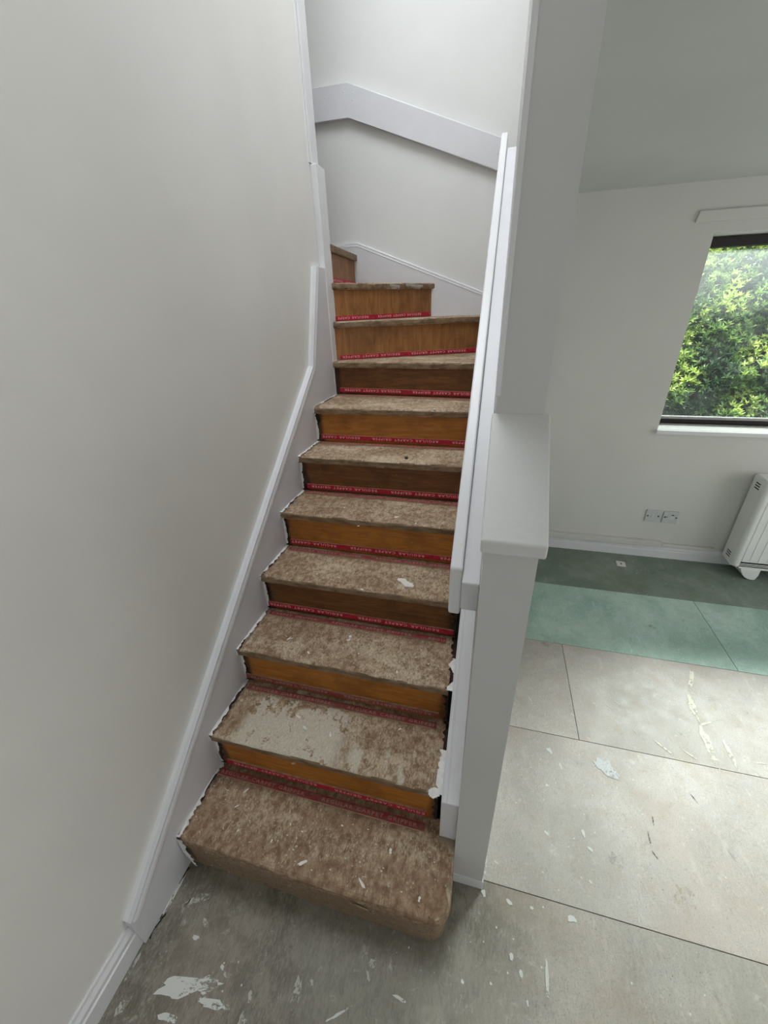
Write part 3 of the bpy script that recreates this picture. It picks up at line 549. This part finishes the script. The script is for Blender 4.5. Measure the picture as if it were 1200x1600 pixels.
# loose crumbs of plaster, staples and carpet fibres over the treads
bm = bmesh.new(); rs = random.Random(99)
for i in range(900):
    k = rs.choice([1, 1, 1, 2, 2, 2, 3, 3, 3, 4, 4, 4, 5, 5, 6, 7, 8]); x = rs.uniform(.03, .84); y = rs.uniform(nose[k][0][1] + .012, ny(k) + .21) if k < 8 else rs.uniform(1.62, 1.66); s = rs.uniform(.0008, .0026) * (1 if rs.random() < .9 else 1.6)
    a = rs.uniform(0, 6.28); L = s * rs.choice([1, 1, 1, 1.6, 4.5]); u = Vector((math.cos(a), math.sin(a), 0)) * L; w = Vector((-math.sin(a), math.cos(a), 0)) * s * .7; c = Vector((x, y, k * R_ + .0012))
    v = [bm.verts.new(c + u), bm.verts.new(c - u * .4 + w), bm.verts.new(c - u * .4 - w), bm.verts.new(c + Vector((0, 0, s)))]
    for f in ((0, 1, 3), (1, 2, 3), (2, 0, 3)): bm.faces.new([v[j] for j in f])
o = bm_obj('crumbs', bm, m_plain('plaster_crumbs', (0.56, 0.52, 0.43), .9, .2, 0, .3, 90)); o['kind'] = 'stuff'; tag(o, 'pale crumbs of plaster and carpet fibre scattered over the bare treads', 'debris')
# single pieces of litter on the treads
def scrap(name, loc, s, m, label, cat, seed, group=None, flat=.5):
    rs = random.Random(seed); bm = bmesh.new(); bmesh.ops.create_icosphere(bm, subdivisions=1, radius=1)
    for v in bm.verts: v.co = Vector((v.co.x * s[0] * rs.uniform(.6, 1.2), v.co.y * s[1] * rs.uniform(.6, 1.2), (v.co.z * rs.uniform(.6, 1.1) + 0.75) * s[2]))
    zmin = min(v.co.z for v in bm.verts)
    for v in bm.verts: v.co.z -= zmin
    o = bm_obj(name, bm, m); o.location = loc; o.rotation_euler.z = rs.uniform(0, 3); return tag(o, label, cat, group)
scrap('carpet_scrap', (0.552, 1.063, 6 * R_ + .001), (.013, .009, .006), m_plain('dark_green_scrap', (0.025, 0.032, 0.026), .9), 'small dark green scrap of carpet on the sixth tread from the bottom', 'scrap', 3)
scrap('paint_flake', (0.655, 1.262, 7 * R_ + .001), (.010, .008, .006), M_CHIP, 'white flake caught at the red strip above the seventh tread', 'paint flake', 4, 'paint flakes on the treads')
scrap('paint_flake', (0.37, 0.250, 2 * R_ + .060), (.008, .004, .007), m_plain('cream_flake', (.5, .4, .28), .8), 'cream flake stuck on the riser above the second tread', 'paint flake', 5, 'paint flakes on the treads')
bpy.data.objects['paint_flake.001'].location = (0.34, ny(2) + .012 - .004, 2 * R_ - .06)
scrap('paint_flake', (0.19, 0.36, 3 * R_ + .001), (.014, .005, .003), M_CHIP, 'long white flake at the left of the third tread', 'paint flake', 6, 'paint flakes on the treads')
scrap('paint_flake', (0.44, 0.425, 3 * R_ + .001), (.010, .009, .005), M_CHIP, 'white crumpled flake at mid third tread below the red strip', 'paint flake', 8, 'paint flakes on the treads')
scrap('paint_flake', (0.345, 0.12, 2 * R_ + .001), (.016, .006, .004), M_CHIP, 'white splinter on the pale patch of the second tread', 'paint flake', 9, 'paint flakes on the treads')

# ------------------------------------------------------------------ handrails and wall trims
HS = 0.7425
def hr_z(y): return 1.213 + HS * (y - 0.1)
rail = thing('handrail', 'long white flat handrail raking up the right side of the stairs', 'handrail', (0.9, 1.0, 1.85), 'stair handrails')
pr = [(0.10, hr_z(.10)), (1.86, hr_z(1.86)), (1.86, hr_z(1.86) - .147), (0.10, hr_z(.10) - .147)]
local(prism('rail_board', pr, 'x', 0.862, 0.893, M_GLOSS, rail, 0.005, 3), rail)
def bt_z(y): return 1.183 + HS * (y - 0.085)
pr = [(0.085, bt_z(.085)), (1.78, bt_z(1.78)), (1.78, bt_z(1.78) - .085), (0.085, bt_z(.085) - .085)]
local(prism('backing_batten', pr, 'x', 0.8935, PX0, M_GLOSSB, rail, 0.003, 2), rail)
rail2 = thing('handrail', 'white flat handrail on the end wall, bent level over the landing', 'handrail', (0.4, YF, 2.65), 'stair handrails')
bm = bmesh.new()
bm_prism(bm, [(-1.2, 2.797), (-0.034, 2.797), (0.862, 2.797 - .373 * .896), (0.862, 2.945 - .373 * .896), (-0.030, 2.945), (-1.2, 2.945)], 'y', YF - 0.034, YF - .0005, 0.004, 2)
local(bm_obj('rail_board', bm, M_GLOSSB, rail2), rail2)
bm = bmesh.new()
for x, z in ((-0.17, 2.895), (-0.055, 2.905), (0.0, 2.865), (0.845, 2.575), (0.838, 2.545), (0.001, 2.895)):
    r = bmesh.ops.create_uvsphere(bm, u_segments=8, v_segments=4, radius=.005)
    for v in r['verts']: v.co = Vector((x + v.co.x, YF - .0335 + v.co.y * .5, z + v.co.z))
o = local(bm_obj('filled_screw_heads', bm, M_GLOSSB, rail2), rail2); o['kind'] = 'stuff'
# raking cap on the low end of the partition
cap = [(-0.066, 1.3715), (-0.066, 1.400), (PY + .001, 1.400 + SL * (PY + .067)), (PY + .001, 1.3715 + SL * (PY + .067))]
o = prism('wall_cap', cap, 'x', 0.929, 1.049, m_gloss('white_cap_paint', (0.69, 0.685, 0.675), 0.4), None, 0.004, 3); tag(o, 'white sloping wooden cap on the low front end of the partition', 'wall cap')
struct(box('trim_2', XW - .02, XW + .004, 1.585, 1.606, 2.43, 4.5, M_GLOSS, None, .003)); struct(box('trim_3', XW - .14, XW + .010, 1.607, 1.69, 2.43, 4.5, M_GLOSS, None, .003))
struct(prism('trim_4', [(PX0 - .004, PY - .003), (PX0 + .006, PY - .003), (PX0 + .006, PY + .0), (PX0, PY + .0), (PX0, PY + .02), (PX0 - .004, PY + .02)], 'z', 1.62, 4.5, M_GLOSS))

# ------------------------------------------------------------------ living room fittings
o = box('curtain_board', 1.925, 3.70, YF - 0.014, YF - .0004, 2.152, 2.206, M_FAR, None, 0.006, 3); tag(o, 'long painted curtain board on the wall above the window', 'curtain board')
for v in o.data.vertices:
    if v.co.x < 1.97 and v.co.z > 2.19: v.co.x += .008
o = box('cable_trunking', PX1 + .002, 2.270, YF - 0.038, YF - .0004, 0.104, 0.146, M_FAR, None, 0.003, 2); tag(o, 'thick white cable trunking lying on top of the skirting left of the sockets', 'trunking', 'cable trunking on the skirting')
o = box('cable_trunking', 2.276, 2.62, YF - 0.026, YF - .0004, 0.104, 0.128, M_FAR, None, 0.003, 2); tag(o, 'thin white cable trunking on the skirting between sockets and heater', 'trunking', 'cable trunking on the skirting')
def socket(x0, x1, z0, z1, label, holes):
    s = thing('socket_plate', label, 'socket', ((x0 + x1) / 2, YF, z0), 'wall plates under the window')
    local(box('plate', x0, x1, YF - 0.009, YF - .0003, z0, z1, M_SOCK, s, 0.003, 3), s)
    for (u, v, w, h, m, nm) in holes:
        cx, cz = x0 + u * (x1 - x0), z0 + v * (z1 - z0)
        local(box(nm, cx - w / 2, cx + w / 2, YF - 0.0105, YF - 0.0085, cz - h / 2, cz + h / 2, m, s, 0.0008, 1), s)
    return s
M_PLB = m_plain('socket_rocker', (0.60, 0.60, 0.60), .4)
socket(2.116, 2.214, 0.302, 0.398, 'grey outlet plate with one pale button, left of the pair under the window', [(.14, .5, .010, .010, M_DARK, 'screw'), (.86, .5, .010, .010, M_DARK, 'screw'), (.5, .48, .022, .028, M_PLB, 'button')])
socket(2.230, 2.328, 0.300, 0.396, 'grey outlet plate with round socket, right of the pair under the window', [(.14, .5, .010, .010, M_DARK, 'screw'), (.88, .5, .010, .010, M_DARK, 'screw'), (.26, .52, .006, .007, M_DARK, 'screw'), (.62, .50, .030, .030, M_PLB, 'outlet'), (.62, .70, .016, .006, M_DARK, 'slot')])
# storage heater
HX0, HX1, HY0, HY1, HZ0, HZ1 = 2.668, 3.35, 2.112, 2.262, 0.088, 0.738
heat = thing('storage_heater', 'white storage heater with vent slots standing under the window', 'heater', ((HX0 + HX1) / 2, (HY0 + HY1) / 2, 0))
def hp(o): return local(o, heat)
hp(box('body', HX0 + .03, HX1 - .03, HY0 + .012, YF - .002, HZ0 + .02, HZ1 - .012, M_PLASTIC, heat, 0.006))
for s in (0, 1):
    x0, x1 = (HX0, HX0 + .040) if s == 0 else (HX1 - .040, HX1)
    pl = []   # rounded front corner in plan
    r = .026
    if s == 0: pts = [(x0, HY1)] + [(x0 + r - r * math.cos(a), HY0 + r - r * math.sin(a)) for a in [i * math.pi / 12 for i in range(7)]] + [(x1, HY0), (x1, HY1)]
    else: pts = [(x0, HY1), (x0, HY0)] + [(x1 - r + r * math.sin(a), HY0 + r - r * math.cos(a)) for a in [i * math.pi / 12 for i in range(7)]] + [(x1, HY1)]
    bm = bmesh.new(); bm_prism(bm, pts, 'z', HZ0, HZ1)
    es = [e for e in bm.edges if e.verts[0].co.z > HZ1 - 1e-4 and e.verts[1].co.z > HZ1 - 1e-4 or (e.verts[0].co.z < HZ0 + 1e-4 and e.verts[1].co.z < HZ0 + 1e-4)]
    bmesh.ops.bevel(bm, geom=es, offset=.014, segments=4, affect='EDGES', profile=.5)
    cp = hp(bm_obj('end_cap', bm, M_PLASTIC, heat))
    if s == 0:
        for zc in (0.672, 0.150):
            for i in range(3):
                yc = HY0 + .088; zz = zc + (i - 1) * .017; bm = bmesh.new(); bm_box(bm, HX0 - .0008, HX0 + .003, yc - .026, yc + .026, zz - .0045, zz + .0045, .0012, 1)
                o = bm_obj('vent_slot', bm, M_DARK, cp)
bm = bmesh.new(); bm_box(bm, HX0 + .041, HX1 - .041, HY0 - .002, HY0 + .012, HZ0 + .048, HZ1 - .02, .003, 2); fp = hp(bm_obj('front_panel', bm, M_PLASTIC, heat))
for x in [HX0 + .085 + i * .05 for i in range(11)]: box('rib', x, x + .006, HY0 - .0045, HY0 - .001, HZ0 + .06, HZ1 - .03, M_PLASTIC, fp, .0015, 1)
hp(box('grille_recess', HX0 + .041, HX1 - .041, HY0 + .003, HY0 + .012, HZ0 + .010, HZ0 + .047, M_DARK, heat)); hp(box('bottom_lip', HX0 + .041, HX1 - .041, HY0 - .006, HY0 + .03, HZ0 - .004, HZ0 + .009, M_PLASTIC, heat, .003))
gb = [hp(box('grille_bar', HX0 + .041, HX1 - .041, HY0 - .003, HY0 + .004, HZ0 + z, HZ0 + z + .004, M_PLASTIC, heat, .001, 1)) for z in (.019, .031)]
for x in (HX0 + .052, HX1 - .152):
    pts = [(x, HZ0 - .003), (x + .012, .062), (x + .026, .036), (x + .044, .017), (x + .064, .006), (x + .084, .001), (x + .104, .001), (x + .112, .010), (x + .118, .04), (x + .120, HZ0 - .003)]
    hp(prism('foot', pts, 'y', HY0 - .008, HY0 + .12, M_PLASTIC, heat, .003, 2))
# paper scrap on the green boards
bm = bmesh.new(); bm_prism(bm, [(1.955, 2.10), (2.015, 2.095), (2.022, 2.165), (1.962, 2.172)], 'z', .0012, .0022); o = bm_obj('paper_scrap', bm, M_PAPER); tag(o, 'small white square of paper on the dark green boards below the sockets', 'paper')
mk = raw_obj('printed_mark', [(1.985, 2.125, .0024), (1.993, 2.124, .0024), (1.994, 2.145, .0024), (1.986, 2.146, .0024)], [(0, 1, 2, 3)], M_DARK, o)

# ------------------------------------------------------------------ hedge outside the window
hedge = thing('hedge', 'dense green laurel hedge with yellow green new leaves outside the window', 'hedge', (3.3, 4.2, -0.2))
def m_leaf():
    n = N('laurel_leaf'); at = n.n('ShaderNodeAttribute', attribute_name='tone'); f = at.outputs['Fac']
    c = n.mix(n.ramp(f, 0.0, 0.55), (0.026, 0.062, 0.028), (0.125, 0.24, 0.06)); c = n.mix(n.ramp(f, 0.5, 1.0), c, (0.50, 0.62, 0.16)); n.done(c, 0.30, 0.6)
    tl = n.n('ShaderNodeBsdfTranslucent'); n.set(tl.inputs[0], c); mx = n.n('ShaderNodeMixShader'); mx.inputs[0].default_value = .22; n.t.links.new(n.b.outputs[0], mx.inputs[1]); n.t.links.new(tl.outputs[0], mx.inputs[2]); n.t.links.new(mx.outputs[0], n.out.inputs[0])
    return n.m
M_LEAF = m_leaf()
LEAF = [(-.0, 0, 0), (.012, .022, .004), (0, .022, 0), (-.012, .022, .004), (.0145, .052, .003), (0, .052, -.003), (-.0145, .052, .003), (0, .098, -.014)]
LEAFF = [(0, 1, 2), (0, 2, 3), (1, 4, 5, 2), (2, 5, 6, 3), (4, 7, 5), (5, 7, 6)]
rs = random.Random(21)
from mathutils import noise as mn
def hedge_y(x, z): return 4.0 + 0.10 * max(0, z) ** 1.5 + 0.20 * mn.noise(Vector((x * 1.5, z * 1.7, 3.1))) + 0.14 * mn.noise(Vector((x * 4.0, z * 4.4, 7.7)))
VS, FS, TN = [], [], []; singles = []
def add_leaf(M, s, tone):
    b = len(VS)
    for v in LEAF: VS.append(tuple(M @ (Vector(v) * s)))
    for f in LEAFF: FS.append(tuple(b + i for i in f))
    TN.extend([tone] * len(LEAF))
WHORLS = []
for i in range(20000):
    x = rs.uniform(1.9, 5.0); z = rs.uniform(-0.15, 2.75); dep = rs.random() ** 1.6 * .5; y = hedge_y(x, z) + dep
    ax = Vector((rs.gauss(0, .45), -1.0 + rs.uniform(-.2, .5), rs.uniform(0.3, 1.9))).normalized(); q = ax.to_track_quat('Z', 'Y').to_matrix()
    new = max(0, min(1, (z - 0.5) * .36 + .20 + 1.0 * mn.noise(Vector((x * 3.1, z * 3.4, 1.0))) + rs.gauss(0, .13) - dep * 1.6)); WHORLS.append((x, y, z, q, new, rs.randint(5, 8), rs.uniform(0, 6.28), rs.uniform(.43, .70)))  # new growth above; shade low down and deep inside is painted into the tone
for i in range(6000):
    x = rs.uniform(1.6, 5.4); z = rs.uniform(-0.2, 2.85); q = Vector((rs.gauss(0, .5), -1, rs.uniform(0, 1.2))).normalized().to_track_quat('Z', 'Y').to_matrix(); WHORLS.append((x, hedge_y(x, z) + rs.uniform(.45, .95), z, q, 0.0, 6, rs.uniform(0, 6), rs.uniform(.9, 1.5)))
big = sorted(WHORLS, key=lambda w: w[1] + 3 * max(0, abs(w[0] - 3.1) - .75) + 3 * max(0, abs(w[2] - 1.5) - .9))
picked = set(id(w) for w in big[:52])
leaf_meshes = []
for j in range(6):
    me = bpy.data.meshes.new('leaf'); me.from_pydata(LEAF, [], LEAFF); at = me.attributes.new('tone', 'FLOAT', 'POINT')
    for d in at.data: d.value = j / 5
    me.materials.append(M_LEAF); me.update(); leaf_meshes.append(me)
for w in WHORLS:
    x, y, z, q, new, n, a0, s = w; single = id(w) in picked
    for j in range(n):
        a = a0 + j * 6.283 / n + rs.uniform(-.2, .2); tilt = math.radians(rs.uniform(28, 78))
        Mx = Matrix.Translation((x, y, z)) @ q.to_4x4() @ Matrix.Rotation(a, 4, 'Z') @ Matrix.Rotation(tilt, 4, 'X'); tone = max(0, min(1, new + rs.gauss(0, .1))); ls = s * rs.uniform(.8, 1.15)
        if single and len(singles) < 300:
            o = bpy.data.objects.new('leaf', leaf_meshes[round(tone * 5)]); COL.objects.link(o); o.parent = hedge; o.matrix_parent_inverse = Matrix.Translation(hedge.location).inverted(); o.matrix_basis = Mx @ Matrix.Scale(ls, 4); singles.append(o)
        else: add_leaf(Mx, ls, tone)
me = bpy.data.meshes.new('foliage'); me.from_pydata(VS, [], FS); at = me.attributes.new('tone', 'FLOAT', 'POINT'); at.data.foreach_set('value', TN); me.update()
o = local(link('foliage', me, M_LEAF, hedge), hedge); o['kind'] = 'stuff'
bm = bmesh.new()
for i in range(26):
    x = 1.9 + i * .125 + rs.uniform(-.04, .04); p = Vector((x, 4.35 + rs.uniform(-.1, .2), -.2)); rad = .016
    for j in range(9):
        q_ = p + Vector((rs.uniform(-.12, .12), rs.uniform(-.06, .08), .38)); r = bmesh.ops.create_cone(bm, segments=5, radius1=rad, radius2=rad * .85, depth=(q_ - p).length, cap_ends=False); Rm = (q_ - p).to_track_quat('Z', 'Y').to_matrix()
        for v in r['verts']: v.co = (p + q_) / 2 + Rm @ v.co
        p = q_; rad *= .85
o = local(bm_obj('branches', bm, m_plain('bark', (0.06, 0.045, 0.03), .9), hedge), hedge); o['kind'] = 'stuff'
